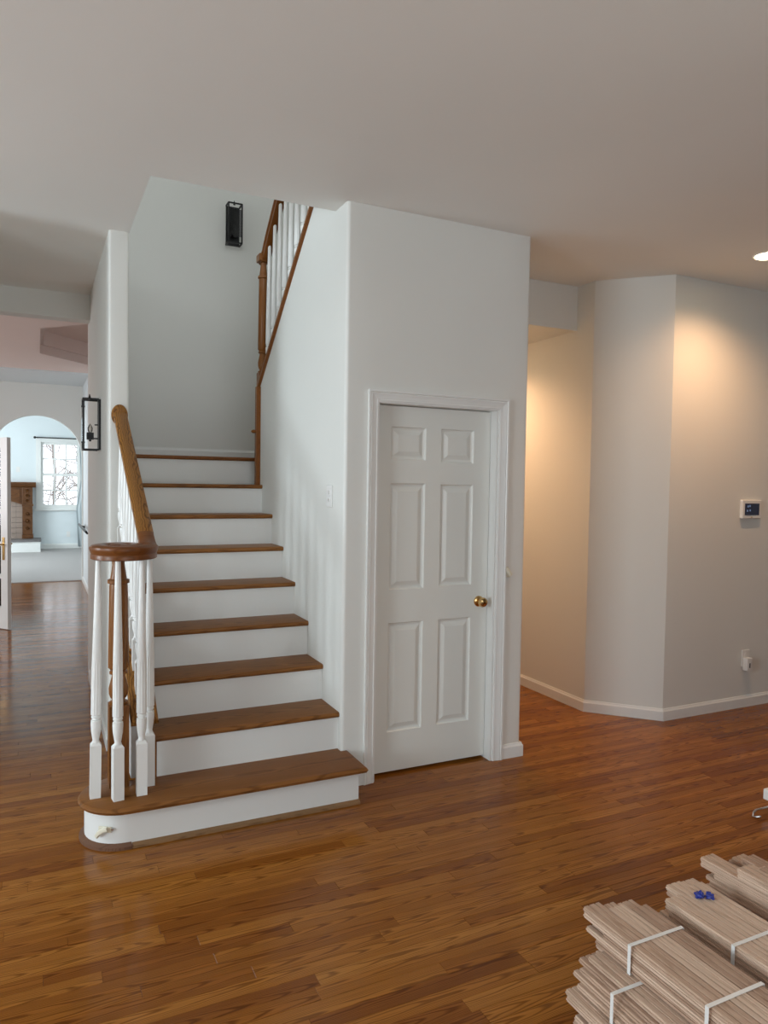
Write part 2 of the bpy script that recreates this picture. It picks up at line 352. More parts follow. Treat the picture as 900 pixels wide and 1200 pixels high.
# closet wall with the door opening
DX0, DX1, DZ = 1.63, 2.375, 2.035
rr = .02
clos = MB()
clos.prism(arc(XS+rr, YD+rr, rr, 180, 270, 5)+[(DX0-.018, YD), (DX0-.018, YD+.11), (XS, YD+.11)], 0, H)
clos.prism([(DX1+.018, YD)]+arc(XR-rr, YD+rr, rr, 270, 360, 5)+[(XR, YD+.11), (DX1+.018, YD+.11)], 0, H)
clos.box(DX0-.018, DX1+.018, YD, YD+.11, DZ+.018, H)
struct('wall_closet', clos, 'wall_paint', 'off-white closet wall facing the foyer, holding the panelled door', 'wall', True)
struct('wall_closet_side', MB().box(XR-.11, XR, YD+.11, YBACK+.1, 0, 5.75), 'wall_paint', 'side wall of the closet along the narrow hall', 'wall')
# sloping knee wall on the right of the stairs
YE = 5.05
def capz(y_): return 2.294+(5.069-y_)*.844          # top edge of the upper knee wall cap
struct('wall_stair_right', MB().prism([(YD+.11, 0), (YE, 0), (YE, capz(YE)-.03), (YD+.11, capz(YD+.11)-.03)], XS, XS+.112, 'x'), 'wall_paint', 'white wall right of the stairs with a sloping top under the upper railing', 'wall')
# hall wall, 45 degree chamfer and the right wall
plan = [(XH, 7.2), (XH, YB), (XC, YC), (6.6, YC), (6.6, YC+.12), (XC+.05, YC+.12), (XH+.12, YB+.05), (XH+.12, 7.2)]
struct('wall_right_angled', MB().prism(plan, 0, H), 'wall_paint', 'off-white wall with an angled corner between hall and right side', 'wall')
struct('wall_hall_end', MB().box(XR-.1, XH+.12, 7.2, 7.32, 0, H), 'wall_paint', 'end wall of the narrow hall', 'wall')
# shell of the foyer out of view, plus two added light-blocking walls
struct('wall_left', MB().holes(rect(-3.6, 8.0, 0, H), [rect(3.55, 4.55, 1.0, 2.5), rect(-.3, 1.7, .9, 2.6)], -4.6, -4.48, 'x'), 'wall_paint', 'left foyer wall with a wide window', 'wall')
struct('wall_rear', MB().holes(rect(-4.6, 6.6, 0, H), [rect(-.9, 1.7, .65, 2.65), rect(2.7, 4.5, .65, 2.65)], -3.6, -3.48, 'y'), 'wall_paint', 'front wall of the house with tall windows', 'wall')
struct('wall_right_shade', MB().box(2.45, 2.57, -3.48, 1.0, 0, H), 'wall_paint', 'added unseen wall shading the right wall from the rear windows', 'wall')  # invented wall, keeps rear window light off the right wall
struct('wall_header_shade', MB().box(-.74, -.62, 4.45, YHDR, 0, H), 'wall_paint', 'added unseen wall keeping left window light off the header', 'wall')  # put in out of view to darken the header and nearby ceiling
struct('wall_right', MB().box(6.5, 6.6, -3.6, YC, 0, H), 'wall_paint', 'right foyer wall', 'wall')
# dining room and far room
struct('wall_dining_right', MB().box(.641, .76, 10.1, YARCH, 0, H), 'far_paint', 'pale wall beside the arch carrying a black handrail', 'wall')
struct('wall_dining_side', MB().box(.641, 2.7, 10.0, 10.1, 0, H).box(2.6, 2.7, 6.4, 10.0, 0, H), 'far_paint', 'dining room wall behind the stairwell', 'wall')
struct('wall_dining_left', MB().holes(rect(8.0, YARCH, 0, H), [rect(8.3, 10.3, .85, 2.55)], -4.6, -4.48, 'x'), 'wall_paint', 'left wall of the dining room', 'wall')
AR, AZ = .625, 1.935
arch = [(-AR, 0)]+[(AR*math.cos(R(a)), AZ+AR*math.sin(R(a))) for a in range(180, -1, -6)]+[(AR, 0)]
struct('wall_arch', MB().prism([(-4.6, 0)]+arch+[(.72, 0), (.72, H), (-4.6, H)], YARCH, YARCH+.12, 'y'), 'wall_paint', 'grey wall with a round-topped arch into the carpeted room', 'wall')
struct('carpet', MB().box(-3.1, 2.6, YARCH+.12, YFAR, -.05, .012), 'carpet_pile', 'grey beige carpet of the far room beyond the arch', 'carpet')
WX0, WX1, WZ0, WZ1 = .04, .90, .93, 2.45
struct('wall_far', MB().holes(rect(-3.1, 2.6, 0, H), [rect(WX0, WX1, WZ0, WZ1)], YFAR, YFAR+.12, 'y'), 'far_paint', 'pale blue far wall with window and fireplace', 'wall')
struct('wall_far_left', MB().holes(rect(YARCH+.12, YFAR, 0, H), [rect(14.2, 16.2, .85, 2.55)], -3.1, -3.0, 'x'), 'far_paint', 'left wall of the far carpeted room', 'wall')
struct('wall_far_right', MB().box(2.5, 2.6, YARCH+.12, YFAR, 0, H), 'far_paint', 'right wall of the far carpeted room', 'wall')
# upstairs shell
struct('wall_upstairs', MB().holes(rect(1.0, YBACK+.12, H+.3, 5.75), [rect(3.0, 4.8, 4.15, 5.35)], -2.6, -2.5, 'x').holes(rect(-2.6, 2.8, H+.3, 5.75), [rect(-.2, 1.6, 4.15, 5.35)], 1.0, 1.1, 'y').box(-2.6, XP, YBACK, YBACK+.12, H+.3, 5.75).box(2.7, 2.8, 1.0, YBACK, H+.3, 5.75), 'wall_paint', 'upper floor walls around the stairwell', 'wall')

# baseboards: each run is one mesh with a bevelled top
def base_run(name, pts, label, mat='trim_paint', h=.083, th=.013, z=0):
    """pts: plan polyline; the board stands on the left-hand side of travel"""
    mb = MB(); P = [Vector(p) for p in pts]
    sect = [(0, 0), (th, 0), (th, h*.78), (th*.55, h*.9), (th*.4, h), (0, h)]
    off = []
    for i, p in enumerate(P):
        ns = []
        if i > 0: d = (P[i]-P[i-1]).normalized(); ns.append(Vector((-d.y, d.x)))
        if i < len(P)-1: d = (P[i+1]-P[i]).normalized(); ns.append(Vector((-d.y, d.x)))
        nn = sum(ns, Vector((0, 0))); nn = nn.normalized()/max(.3, nn.normalized().dot(ns[0])); off.append(nn)
    n = len(sect); vs = []
    for p, nn in zip(P, off): vs += [(p.x+nn.x*a, p.y+nn.y*a, z+b_) for a, b_ in sect]
    fs = [(i*n+k, i*n+(k+1) % n, (i+1)*n+(k+1) % n, (i+1)*n+k) for i in range(len(P)-1) for k in range(n)]
    fs += [tuple(range(n))[::-1], tuple((len(P)-1)*n+k for k in range(n))]
    mb.add(vs, fs)
    return struct(name, mb, mat, label, 'baseboard')
base_run('baseboard_hall', [(6.5, YC), (XC, YC), (XH, YB), (XH, 7.2)][::-1][::-1] and [(6.5, YC), (XC, YC), (XH, YB), (XH, 7.2)], 'white baseboard along the angled wall and hall')
base_run('baseboard_closet', [(XR, YD+1.5), (XR, YD), (2.452, YD)], 'short white baseboard right of the closet door')
base_run('baseboard_dining', [(.641, YARCH), (.641, 10.0)][::-1], 'white baseboard below the black wall handrail')
base_run('baseboard_stair_left', [(XP, YHDR), (XP, YP), (XP+.02, YP)][::-1], 'white baseboard of the wall left of the stairs')
base_run('baseboard_landing', [(2.4, YBACK), (XO, YBACK)], 'white baseboard along the landing', z=9*RISE, h=.10)
base_run('baseboard_far', [(2.5, YFAR), (.07, YFAR)], 'white baseboard of the far room under the window', h=.11, th=.02, z=.012)

# ------------------------------------------------------------------ closet door, jamb and casing
dr = root('door_1', ((DX0+DX1)/2, YD+.06, 0), 'white six-panel closet door with round brass knob', 'door', None, 'structure')
YL = YD+.062
pans = [(1.735, 1.948, 1.74, 1.92), (2.046, 2.262, 1.73, 1.92), (1.731, 1.945, 1.026, 1.612), (2.044, 2.262, 1.032, 1.608), (1.729, 1.949, .236, .843), (2.048, 2.261, .238, .843)]
cw = (1.731, 1.948, 2.046, 2.262)
pans = [(cw[0] if i % 2 == 0 else cw[2], cw[1] if i % 2 == 0 else cw[3], p[2], p[3]) for i, p in enumerate(pans)]
obj('door_leaf', MB().holes(rect(DX0+.003, DX1-.003, .016, DZ-.004), [rect(*p) for p in pans], YL, YL+.035, 'y'), 'door_paint', dr)
for x0, x1, z0, z1 in pans:
    mb = MB(); rings = []
    for ins, dep in ((0, 0), (.006, .009), (.014, .0115), (.020, .0115), (.042, .003), (.046, .002)):
        k = len(mb.v); mb.v += [(x0+ins, YL+dep, z0+ins), (x1-ins, YL+dep, z0+ins), (x1-ins, YL+dep, z1-ins), (x0+ins, YL+dep, z1-ins)]; rings.append(k)
    for a, c in zip(rings, rings[1:]): mb.f += [(a+i, a+(i+1) % 4, c+(i+1) % 4, c+i) for i in range(4)]
    mb.f.append(tuple(rings[-1]+i for i in range(4)))
    k = len(mb.v); mb.v += [(x0, YL+.03, z0), (x1, YL+.03, z0), (x1, YL+.03, z1), (x0, YL+.03, z1)]
    mb.f += [(rings[0]+i, k+i, k+(i+1) % 4, rings[0]+(i+1) % 4) for i in range(4)]+[(k, k+3, k+2, k+1)]
    obj('panel', mb, 'door_paint', dr)
def lathe_y(mb, prof, cx, cz, y0, seg=20):
    k = len(mb.v); mb.lathe(prof, 0, 0, 0, seg); mb.v[k:] = [(cx+a, y0-c, cz+b_) for a, b_, c in mb.v[k:]]; return mb
kn = obj('knob', lathe_y(MB(), [(.012, .012), (.026, .012), (.030, .018), (.038, .027), (.050, .0285), (.058, .024), (.062, .012), (.0625, .001)], 2.315, .932, YL), 'brass', dr, True)
kn['label'] = 'round polished brass knob'
obj('rose', lathe_y(MB(), [(0, .032), (.006, .031), (.012, .022), (.013, .012)], 2.315, .932, YL), 'brass', kn, True)
fr = root('trim_1', ((DX0+DX1)/2, YD, 0), 'white moulded casing and jamb around the closet door', 'door casing', None, 'structure')
obj('jamb', MB().box(DX0-.018, DX0, YD-.002, YD+.11, 0, DZ), 'trim_paint', fr)
obj('jamb', MB().box(DX1, DX1+.018, YD-.002, YD+.11, 0, DZ), 'trim_paint', fr)
obj('jamb', MB().box(DX0-.018, DX1+.018, YD-.002, YD+.11, DZ, DZ+.018), 'trim_paint', fr)
CS = [(0, 0), (0, .009), (.010, .012), (.014, .010), (.030, .013), (.044, .017), (.048, .014), (.052, .019), (.062, .019), (.062, 0)]  # (from inner edge outwards, proud of wall)
def casing(p0, p1, out, m0, m1):
    """p0->p1 inner edge line (x,z); out: outward unit dir; m0/m1 mitre at the ends"""
    mb = MB(); n = len(CS); d = (Vector(p1)-Vector(p0)).normalized(); o_ = Vector(out)
    for P, mt, sg in ((Vector(p0), m0, -1), (Vector(p1), m1, 1)):
        for a, h in CS:
            q = P+o_*a+d*(sg*a if mt else 0); mb.v.append((q.x, YD-h, q.y))
    mb.f = [(k, (k+1) % n, n+(k+1) % n, n+k) for k in range(n)]+[tuple(range(n))[::-1], tuple(range(n, 2*n))]
    return obj('casing', mb, 'trim_paint', fr)
ci0, ci1, ciz = DX0-.006, DX1+.012, DZ+.004
casing((ci0, 0), (ci0, ciz), (-1, 0), False, True); casing((ci1, 0), (ci1, ciz), (1, 0), False, True); casing((ci0, ciz), (ci1, ciz), (0, 1), True, True)
bb = obj('plinth', MB().box(XS+.035, ci0-.06, YD-.012, YD, 0, .083), 'trim_paint', fr)

# ------------------------------------------------------------------ staircase
st = root('staircase', (.95, 4.3, 0), 'straight flight of stained oak treads with white painted risers', 'staircase')
TH = .027
def nosed(y0, y1, zt, x0, x1):
    """tread cross-section with a rounded front, extruded along X"""
    pr = [(y1, zt-TH), (y1, zt)]+[(y0+.010+.010*math.cos(R(a)), zt-.0135+.0135*math.sin(R(a))) for a in range(90, 271, 30)]
    return MB().prism(pr, x0, x1, 'x')
# starting step: bullnose outline
def start_outline(cx, cy, r, yf, x1, yb):
    return [(x1, yb), (x1, yf), (cx, yf)]+arc(cx, cy, cy-yf, 270, 100, 18)+[(XP, cy+(cy-yf)*.98), (XP, yb)]
ol = [(XS-.001, YD+.045), (XS-.001, YD-.001)]+start_outline(.355, 3.402, .195, 3.208, 1.472, YD-.001)[:-1]+[(XP, YD+.045)]
mb = MB(); zt = RISE; n = len(ol); c = Vector((.8, 3.38)); lev = [(0, zt-TH), (-.0, zt-TH+.003), (.006, zt-TH/2), (0, zt-.004), (-.006, zt)]
for ins, z in lev:
    for a, b_ in ol:
        # push the rim in or out towards the front and the left
        ox = ins if a > 1.45 else (-ins if a < .37 else 0); oy = -ins if b_ < 3.40 else (ins if a < .36 and b_ > 3.5 else 0)
        mb.v.append((a+ox, b_+oy, z))
for l in range(len(lev)-1): mb.f += [(l*n+i, l*n+(i+1) % n, (l+1)*n+(i+1) % n, (l+1)*n+i) for i in range(n)]
mb.f += [tuple(range(n))[::-1], tuple((len(lev)-1)*n+i for i in range(n))]
obj('tread', mb, 'oak_tread', st, True)['label'] = 'wide oak starting tread with a rounded left end'
def ring(cx, cy, yf, x1, yb, z0, z1): return MB().prism(start_outline(cx, cy, 0, yf, x1, yb), z0, z1)
obj('riser', ring(.352, 3.43, 3.262, 1.452, YD, 0, RISE-TH), 'stair_paint', st, True)['label'] = 'white curved riser of the bottom step'
def shoe(outer, inner, z1):
    k = len(outer); mb = MB()
    mb.v = [(a, b_, 0) for a, b_ in outer]+[(a, b_, z1*.55) for a, b_ in outer]+[(a, b_, z1) for a, b_ in inner]+[(a, b_, 0) for a, b_ in inner]
    for i in range(k-1): mb.f += [(l*k+i, l*k+i+1, (l+1)*k+i+1, (l+1)*k+i) for l in range(3)]
    mb.f += [(0, k, 2*k, 3*k), (k-1, 4*k-1, 3*k-1, 2*k-1)]
    return mb
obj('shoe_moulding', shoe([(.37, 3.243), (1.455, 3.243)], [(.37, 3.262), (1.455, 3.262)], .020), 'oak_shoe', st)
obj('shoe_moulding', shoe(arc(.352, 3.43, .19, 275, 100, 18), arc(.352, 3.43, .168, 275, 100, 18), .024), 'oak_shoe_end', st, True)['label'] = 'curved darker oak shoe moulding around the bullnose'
obj('cove_moulding', MB().prism(start_outline(.352, 3.42, 0, 3.248, 1.462, YD), RISE-TH-.010, RISE-TH), 'oak_shoe_end', st, True)
for k in range(2, 9):
    y0 = Y2+(k-2)*RUN; zt = k*RISE
    obj('tread', nosed(y0, y0+RUN+NOSE+.006, zt, XO+.002, XS), 'oak_tread', st, True)
    obj('riser', MB().box(XO+.02, XS, y0+NOSE, y0+NOSE+.012, (k-1)*RISE, zt-TH), 'stair_paint', st)
y0 = Y2+7*RUN
obj('riser', MB().box(XO+.02, XS+.16, y0+NOSE, y0+NOSE+.012, 8*RISE-.02, 9*RISE-TH), 'stair_paint', st)
obj('landing', nosed(y0, YBACK, 9*RISE, XO, XR-.11), 'oak_upper', st, True)
# scribe strips where the risers meet the wall
# closed curb on the left with its oak cap
CY0 = 3.53
def curbz(y_): return .470+(y_-3.465)*.70            # underside of cap
obj('curb', MB().prism([(CY0, RISE), (YP-.001, RISE), (YP-.001, curbz(YP)), (CY0, curbz(CY0))], XP+.018, XO, 'x'), 'stair_paint', st)
cs = [(-.077, 0), (-.077, .014), (-.071, .022), (.071, .022), (.077, .014), (.077, 0)]
obj('curb_cap', MB().sweep([(.447, 3.462, curbz(3.462)), (.447, YP-.001, curbz(YP-.001))], [(a*.80, b_*1.25) for a, b_ in cs]), 'oak_rail', st)
obj('skirt_strip', MB().box(XO+.001, XO+.019, CY0-.025, CY0-.005, RISE, 2*RISE-TH), 'oak_newel', st)
obj('curb_bracket', MB().box(XO-.03, XO+.012, CY0-.045, CY0, curbz(CY0)-.045, curbz(CY0)-.004), 'stair_paint', st)

# ------------------------------------------------------------------ balusters, newels and rails
def baluster_mesh(total, base, vase=.12, flute=.23):
    mb = MB(); q = .0225
    mb.box(-q, q, -q, q, -.03 if base < .2 else 0, base)
    k = len(mb.v); t_ = .012; mb.v += [(-q, -q, base), (q, -q, base), (q, q, base), (-q, q, base), (-t_, -t_, base+.014), (t_, -t_, base+.014), (t_, t_, base+.014), (-t_, t_, base+.014)]
    mb.f += [(k+i, k+(i+1) % 4, k+4+(i+1) % 4, k+4+i) for i in range(4)]
    b0 = base+.008; v_ = vase; p = [(0, .0155), (.006, .0165), (.012, .0135), (.03, .0165), (v_*.45, .0205), (v_*.72, .0225), (v_*.86, .0215), (v_*.88, .0145), (v_*.92, .0145), (v_*.94, .0205), (v_, .0205), (v_+.004, .0165)]
    f0 = v_+.008; p += [(f0, .0225), (f0+flute*.5, .0222), (f0+flute, .021), (f0+flute+.004, .0208)]
    rem = total-b0; p += [(f0+flute+(rem-f0-flute)*.5, .0158), (rem, .0112)]
    mb.lathe(p, 0, 0, b0, 24, (f0+.002, f0+flute+.001, .13))
    return mb
def baluster(total, base, loc, parent, vase=.12, flute=.23):
    mb = baluster_mesh(total, base, vase, flute); mb.v = [(a+loc[0], b_+loc[1], c_+loc[2]) for a, b_, c_ in mb.v]
    return obj('baluster', mb, 'trim_paint', parent, True, origin=loc)
VZ = 1.255                                            # underside of volute
lr = root('stair_railing', (.335, 3.43, RISE), 'oak railing with a spiral volute and white turned balusters at the stair foot', 'railing', 'stair railings')
b1 = baluster(VZ-RISE+.004, .235, (.226, 3.385, RISE), lr); b1.rotation_euler = (0, R(.75), 0)
for x_, y_ in ((.315, 3.318), (.417, 3.335), (.462, 3.425)): copy_part(b1, lr, (x_, y_, RISE)).rotation_euler = (0, 0, R(8) if x_ < .33 else 0)
RA, RB = Vector((.437, 4.495, 1.980)), Vector((.462, 3.575, 1.342))   # handrail centre line: wall end, joint above the volute
def railz(y_): return RA.z+(y_-RA.y)*(RA.z-RB.z)/(RA.y-RB.y)
ys = [3.60+.121*i for i in range(8)]
for i, y_ in enumerate(ys):
    z0 = curbz(y_)+.0275
    baluster(railz(y_)-.028-z0, .14, (.442, y_, z0), lr, .10, .12)
SEC = [(-.018, -.028), (-.026, -.024), (-.026, -.010), (-.020, -.006), (-.031, .006), (-.030, .018), (-.020, .026), (0, .029), (.020, .026), (.030, .018), (.031, .006), (.020, -.006), (.026, -.010), (.026, -.024), (.018, -.028)]
RSEC = [(a*1.22, b_) for a, b_ in SEC]
VSEC = [(-.026, -.033), (-.031, -.030), (-.031, -.014), (-.029, -.009), (-.034, .004), (-.037, .014), (-.035, .022), (-.026, .029), (0, .032), (.026, .029), (.035, .022), (.037, .014), (.034, .004), (.029, -.009), (.031, -.014), (.031, -.030), (.026, -.033)]
ZV = VZ+.033
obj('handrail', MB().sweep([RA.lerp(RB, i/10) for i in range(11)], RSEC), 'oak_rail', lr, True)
VC = (.342, 3.425); VR = .120
sl = (RA.z-RB.z)/(RA.y-RB.y); L1 = (RB.z-ZV)/sl
path = [(RB.x, RB.y, RB.z-.003)]
for i in range(1, 9):
    s_ = i/8; y_ = RB.y-(RB.y-VC[1]-.006)*s_
    path.append((RB.x, y_, ZV+(RB.z-ZV)*(1-s_)**1.9))
for i in range(0, 47):
    a = -i*10; r_ = VR-(max(0, i-9))*.0020
    path.append((VC[0]+r_*math.cos(R(a)), VC[1]+r_*math.sin(R(a)), ZV))
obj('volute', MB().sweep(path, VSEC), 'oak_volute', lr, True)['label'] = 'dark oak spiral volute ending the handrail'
obj('volute_cap', MB().lathe([(0, .040), (.052, .042), (.060, .038), (.064, .028), (.065, .002)], VC[0]-.012, VC[1]+.03, VZ-.001, 24), 'oak_volute', lr, True)
mb = lathe_y(MB(), [(0, .046), (.012, .046), (.018, .042), (.020, .034), (.020, .001)], RA.x-.002, 1.985, YP-.001, 28)
mb.v = [(a, b_, 1.985+(c_-1.985)*1.35) for a, b_, c_ in mb.v]
obj('rosette', mb, 'oak_rail', lr, True)['label'] = 'oval oak rosette where the handrail meets the wall end'
def newel(parent, x_, y_, z0, zsq, ztop, w, mat):
    mb = MB(); q = w/2; mb.box(x_-q, x_+q, y_-q, y_+q, z0, zsq); hh = ztop-zsq
    p = [(0, q*.95), (.010, q*.98), (.016, q*.70), (.024, q*.66), (.030, q*.82), (.05, q*.98), (.075, q*1.0), (.11, q*.80), (.13, q*.66), (.138, q*.66), (.142, q*.92), (.152, q*.92), (.156, q*.78), (.165, q*.92)]
    p += [(.17, q*1.06), (hh-.13, q*.94), (hh-.125, q*.88), (hh-.12, q*1.12), (hh-.105, q*1.12), (hh-.10, q*.85), (hh-.06, q*.70), (hh-.03, q*.62), (hh, q*.62)]
    mb.lathe(p, x_, y_, zsq, 24, (.168, hh-.128, .09))
    return obj('newel', mb, mat, parent, True)
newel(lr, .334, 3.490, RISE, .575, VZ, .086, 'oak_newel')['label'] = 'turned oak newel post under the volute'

ur = root('stair_railing', (1.49, 4.6, capz(4.6)), 'upper oak railing with white balusters climbing along the sloping wall', 'railing', 'stair railings')
obj('slope_cap', MB().sweep([(1.49, YE+.03, capz(YE+.03)-.03), (1.49, 3.58, capz(3.58)-.03)], [(a, b_*1.3) for a, b_ in cs]), 'oak_upper', ur)
UX, UY = 1.483, 5.16
newel(ur, UX, UY, 9*RISE+.0, 2.40, 3.20, .070, 'oak_newel')
obj('newel_cap', MB().box(UX-.044, UX+.044, UY-.044, UY+.044, 3.195, 3.25), 'oak_newel', ur, False, .008)
obj('end_trim', MB().box(1.404, XS-.0005, YE-.022, YE+.02, 8*RISE, capz(YE)-.028).box(XS, 1.575, YE+.001, YE+.02, 8*RISE+.2, capz(YE)-.03), 'oak_upper', ur)
obj('peg', MB().sphere((1.392, YE-.0, 1.965), .016, 10, (1.3, 1, .8)), 'oak_newel', ur, True)['label'] = 'small dark wooden peg on the post side'
def urz(y_): return 3.42+(4.92-y_)*.844
up = [(1.49, UY+.05, 3.225), (1.49, UY-.02, 3.23), (1.49, UY-.06, 3.25), (1.49, UY-.10, urz(UY-.10)-.005)]+[(1.49, y_, urz(y_)) for y_ in (5.0, 4.8, 4.5, 4.2, 3.9, 3.62)]
obj('handrail', MB().sweep(up, [(a*1.1, b_*1.35) for a, b_ in SEC]), 'oak_upper', ur, True)
bu = None
for i in range(11):
    y_ = 5.035-.123*i; z0 = capz(y_)
    if bu is None: bu = baluster(urz(y_)-.03-z0, .15, (1.49, y_, z0), ur, .10, .20)
    else: copy_part(bu, ur, (1.49, y_, z0))

# ------------------------------------------------------------------ wall sconces
def sconce(loc, rz, label):
    """built facing -Y at the origin (wall behind at y=0), then turned and hung"""
    s = root('wall_sconce', (0, 0, 0), label, 'wall lamp', 'black lantern wall lamps')
    W_, D_, hh, b_ = .058, .105, .165, .0055
    obj('back_plate', MB().box(-W_, W_, -.014, 0, -hh, hh), 'black_metal', s)
    f = MB()
    for sx in (-1, 1):
        f.box(sx*W_-b_, sx*W_+b_, -D_-b_, -D_+b_, -hh, hh)
        for sz in (-1, 1): f.box(sx*W_-b_, sx*W_+b_, -D_, -.012, sz*hh-b_, sz*hh+b_)
    for sz in (-1, 1): f.box(-W_, W_, -D_-b_, -D_+b_, sz*hh-b_, sz*hh+b_)
    obj('cage', f, 'black_metal', s)
    obj('glass_panel', MB().box(-W_+.004, W_-.004, -D_-.008, -D_-.0055, -.115, .115), 'smoked_glass', s)
    for z_ in (.112, -.122): obj('clip', MB().box(-.012, .012, -D_-.011, -D_+.011, z_, z_+.01), 'black_metal', s)
    obj('finial', MB().lathe([(0, .010), (.012, .008), (.035, .002)], 0, -D_+.04, hh, 8), 'black_metal', s)
    obj('arm', MB().box(-.004, .004, -.062, -.012, -.095, -.086), 'black_metal', s); obj('stub', MB().box(-.004, .004, -.035, -.012, -.004, .004), 'black_metal', s)
    obj('socket', MB().box(-.021, .021, -.083, -.041, -.098, -.052).box(-.007, .007, -.069, -.055, -.110, -.098), 'black_metal', s)
    obj('bulb', MB().lathe([(0, .008), (.012, .015), (.03, .016), (.048, .008), (.058, .002)], 0, -.062, -.052, 12), 'bulb_glass', s, True)
    s.location = loc; s.rotation_euler = (0, 0, rz)
    return s
sconce((XP, 5.14, 1.966), R(-90), 'black lantern sconce on the wall beside the dining room opening')
sconce((1.530, YBACK, 3.812), 0, 'black lantern sconce high on the back wall above the landing')

# ------------------------------------------------------------------ small wall fittings
s = root('control_panel', (4.69, YC, 1.395), 'white wall control panel with a dark blue screen', 'control panel')
obj('housing', MB().box(4.592, 4.788, YC-.026, YC, 1.395, 1.530), 'white_plastic', s, False, .005)
obj('screen', MB().box(4.615, 4.766, YC-.0285, YC-.026, 1.420, 1.505), 'screen', s)
for i, (a, c_) in enumerate(((4.645, 1.484), (4.640, 1.452), (4.668, 1.455), (4.665, 1.487))): obj('screen_icon', MB().box(a-.007, a+.007, YC-.0292, YC-.0285, c_-.007, c_+.007), 'screen_icon', s)
obj('indicator', MB().box(4.68, 4.70, YC-.027, YC-.026, 1.403, 1.408), 'brass', s)
s = root('wall_outlet', (4.707, YC, .30), 'white wall outlet low on the right wall', 'outlet')
obj('cover_plate', MB().box(4.668, 4.746, YC-.006, YC, .302, .424), 'white_plastic', s, False, .003)
for z_ in (.338, .388): obj('receptacle', MB().prism([(4.707+.017*math.cos(R(a)), z_+.015*math.sin(R(a))) for a in range(0, 360, 30)], YC-.008, YC-.005, 'y'), 'white_plastic', s)
s = root('plug_adapter', (4.70, YC-.03, .276), 'white plug-in adapter hanging from the low wall outlet', 'plug')
obj('adapter_body', MB().box(4.672, 4.728, YC-.048, YC-.0075, .276, .372), 'white_plastic', s, False, .006)
obj('adapter_slot', MB().box(4.694, 4.704, YC-.049, YC-.048, .30, .335), 'firebox', s)
s = root('light_switch', (XS, 3.659, 1.475), 'white switch plate on the wall right of the stairs', 'switch')
obj('switch_plate', MB().box(XS-.006, XS, 3.619, 3.699, 1.475, 1.595), 'white_plastic', s, False, .003)
for z_ in (1.505, 1.545): obj('toggle', MB().box(XS-.014, XS-.005, 3.652, 3.666, z_, z_+.02), 'white_plastic', s)
# two small cream brackets left from a gate
def bracket(loc, rz, tilt, label):
    s = root('gate_bracket', (0, 0, 0), label, 'bracket', 'cream gate brackets')
    obj('foot', MB().box(-.03, .03, -.008, 0, -.012, .014), 'cream_plastic', s, False, .004)
    k = MB().sweep([(-.035, -.012, -.03), (-.022, -.018, -.012), (0, -.02, .004), (.018, -.018, .008)], [(.009*math.cos(R(a)), .011*math.sin(R(a))) for a in range(0, 360, 45)])
    obj('hook', k, 'cream_plastic', s, True)
    obj('screw', MB().sphere((.034, -.004, .004), .006, 8), 'chrome', s, True)
    s.location = loc; s.rotation_euler = (0, tilt, rz); return s
bracket((.262, 3.288, .088), R(-34), R(0), 'cream plastic bracket on the curved white bottom riser')
s = root('latch_catch', (2.474, YD, 1.075), 'small cream plastic catch on the wall right of the closet door', 'latch')
obj('catch', MB().sweep([(2.452, YD-.010, 1.128), (2.468, YD-.016, 1.105), (2.484, YD-.014, 1.086)], [(.010*math.cos(R(a)), .014*math.sin(R(a))) for a in range(0, 360, 45)]), 'cream_plastic', s, True)
obj('foot', MB().box(2.458, 2.492, YD-.010, YD, 1.075, 1.10), 'cream_plastic', s, False, .003)
# downlights
def downlight(x_, y_, z_, watt, label, seen_=True):
    s = root('recessed_downlight', (x_, y_, z_), label, 'ceiling light', 'recessed ceiling lights')
    obj('trim_ring', MB().lathe([(-.004, .072), (-.006, .082), (0, .086)], x_, y_, z_, 32), 'trim_paint', s, True)
    obj('lens', MB().lathe([(-.009, .066), (-.0065, .070)], x_, y_, z_, 32), 'lamp_lens', s, True)
    l = bpy.data.lights.new('downlight_beam', 'SPOT'); l.energy = watt; l.color = (1, .57, .30); l.spot_size = R(150); l.spot_blend = .85; l.shadow_soft_size = .06
    o_ = bpy.data.objects.new('downlight_beam', l); COL.objects.link(o_); o_.parent = s; o_.location = (0, 0, -.03)
    return s
downlight(4.06, 3.04, H, 78, 'glowing recessed ceiling light near the right wall')
downlight(3.0, 4.95, 2.735, 85, 'warm recessed light in the soffit of the narrow hall')

# ------------------------------------------------------------------ far side: handrail, French door, fireplace, window
s = root('wall_handrail', (.60, 10.8, .80), 'slim black handrail on the pale wall beside the arch', 'handrail')
obj('rail', MB().tube([(.57, 10.13, .915), (.57, 11.9, .915)], .016), 'black_metal', s, True)
obj('bracket', MB().tube([(.57, 10.16, .90), (.60, 10.16, .895), (.637, 10.16, .885)], .012).box(.630, .641, 10.14, 10.18, .81, .90), 'black_metal', s)
obj('bracket', MB().tube([(.57, 11.7, .90), (.60, 11.7, .895), (.637, 11.7, .885)], .012).box(.630, .641, 11.68, 11.72, .81, .90), 'black_metal', s)

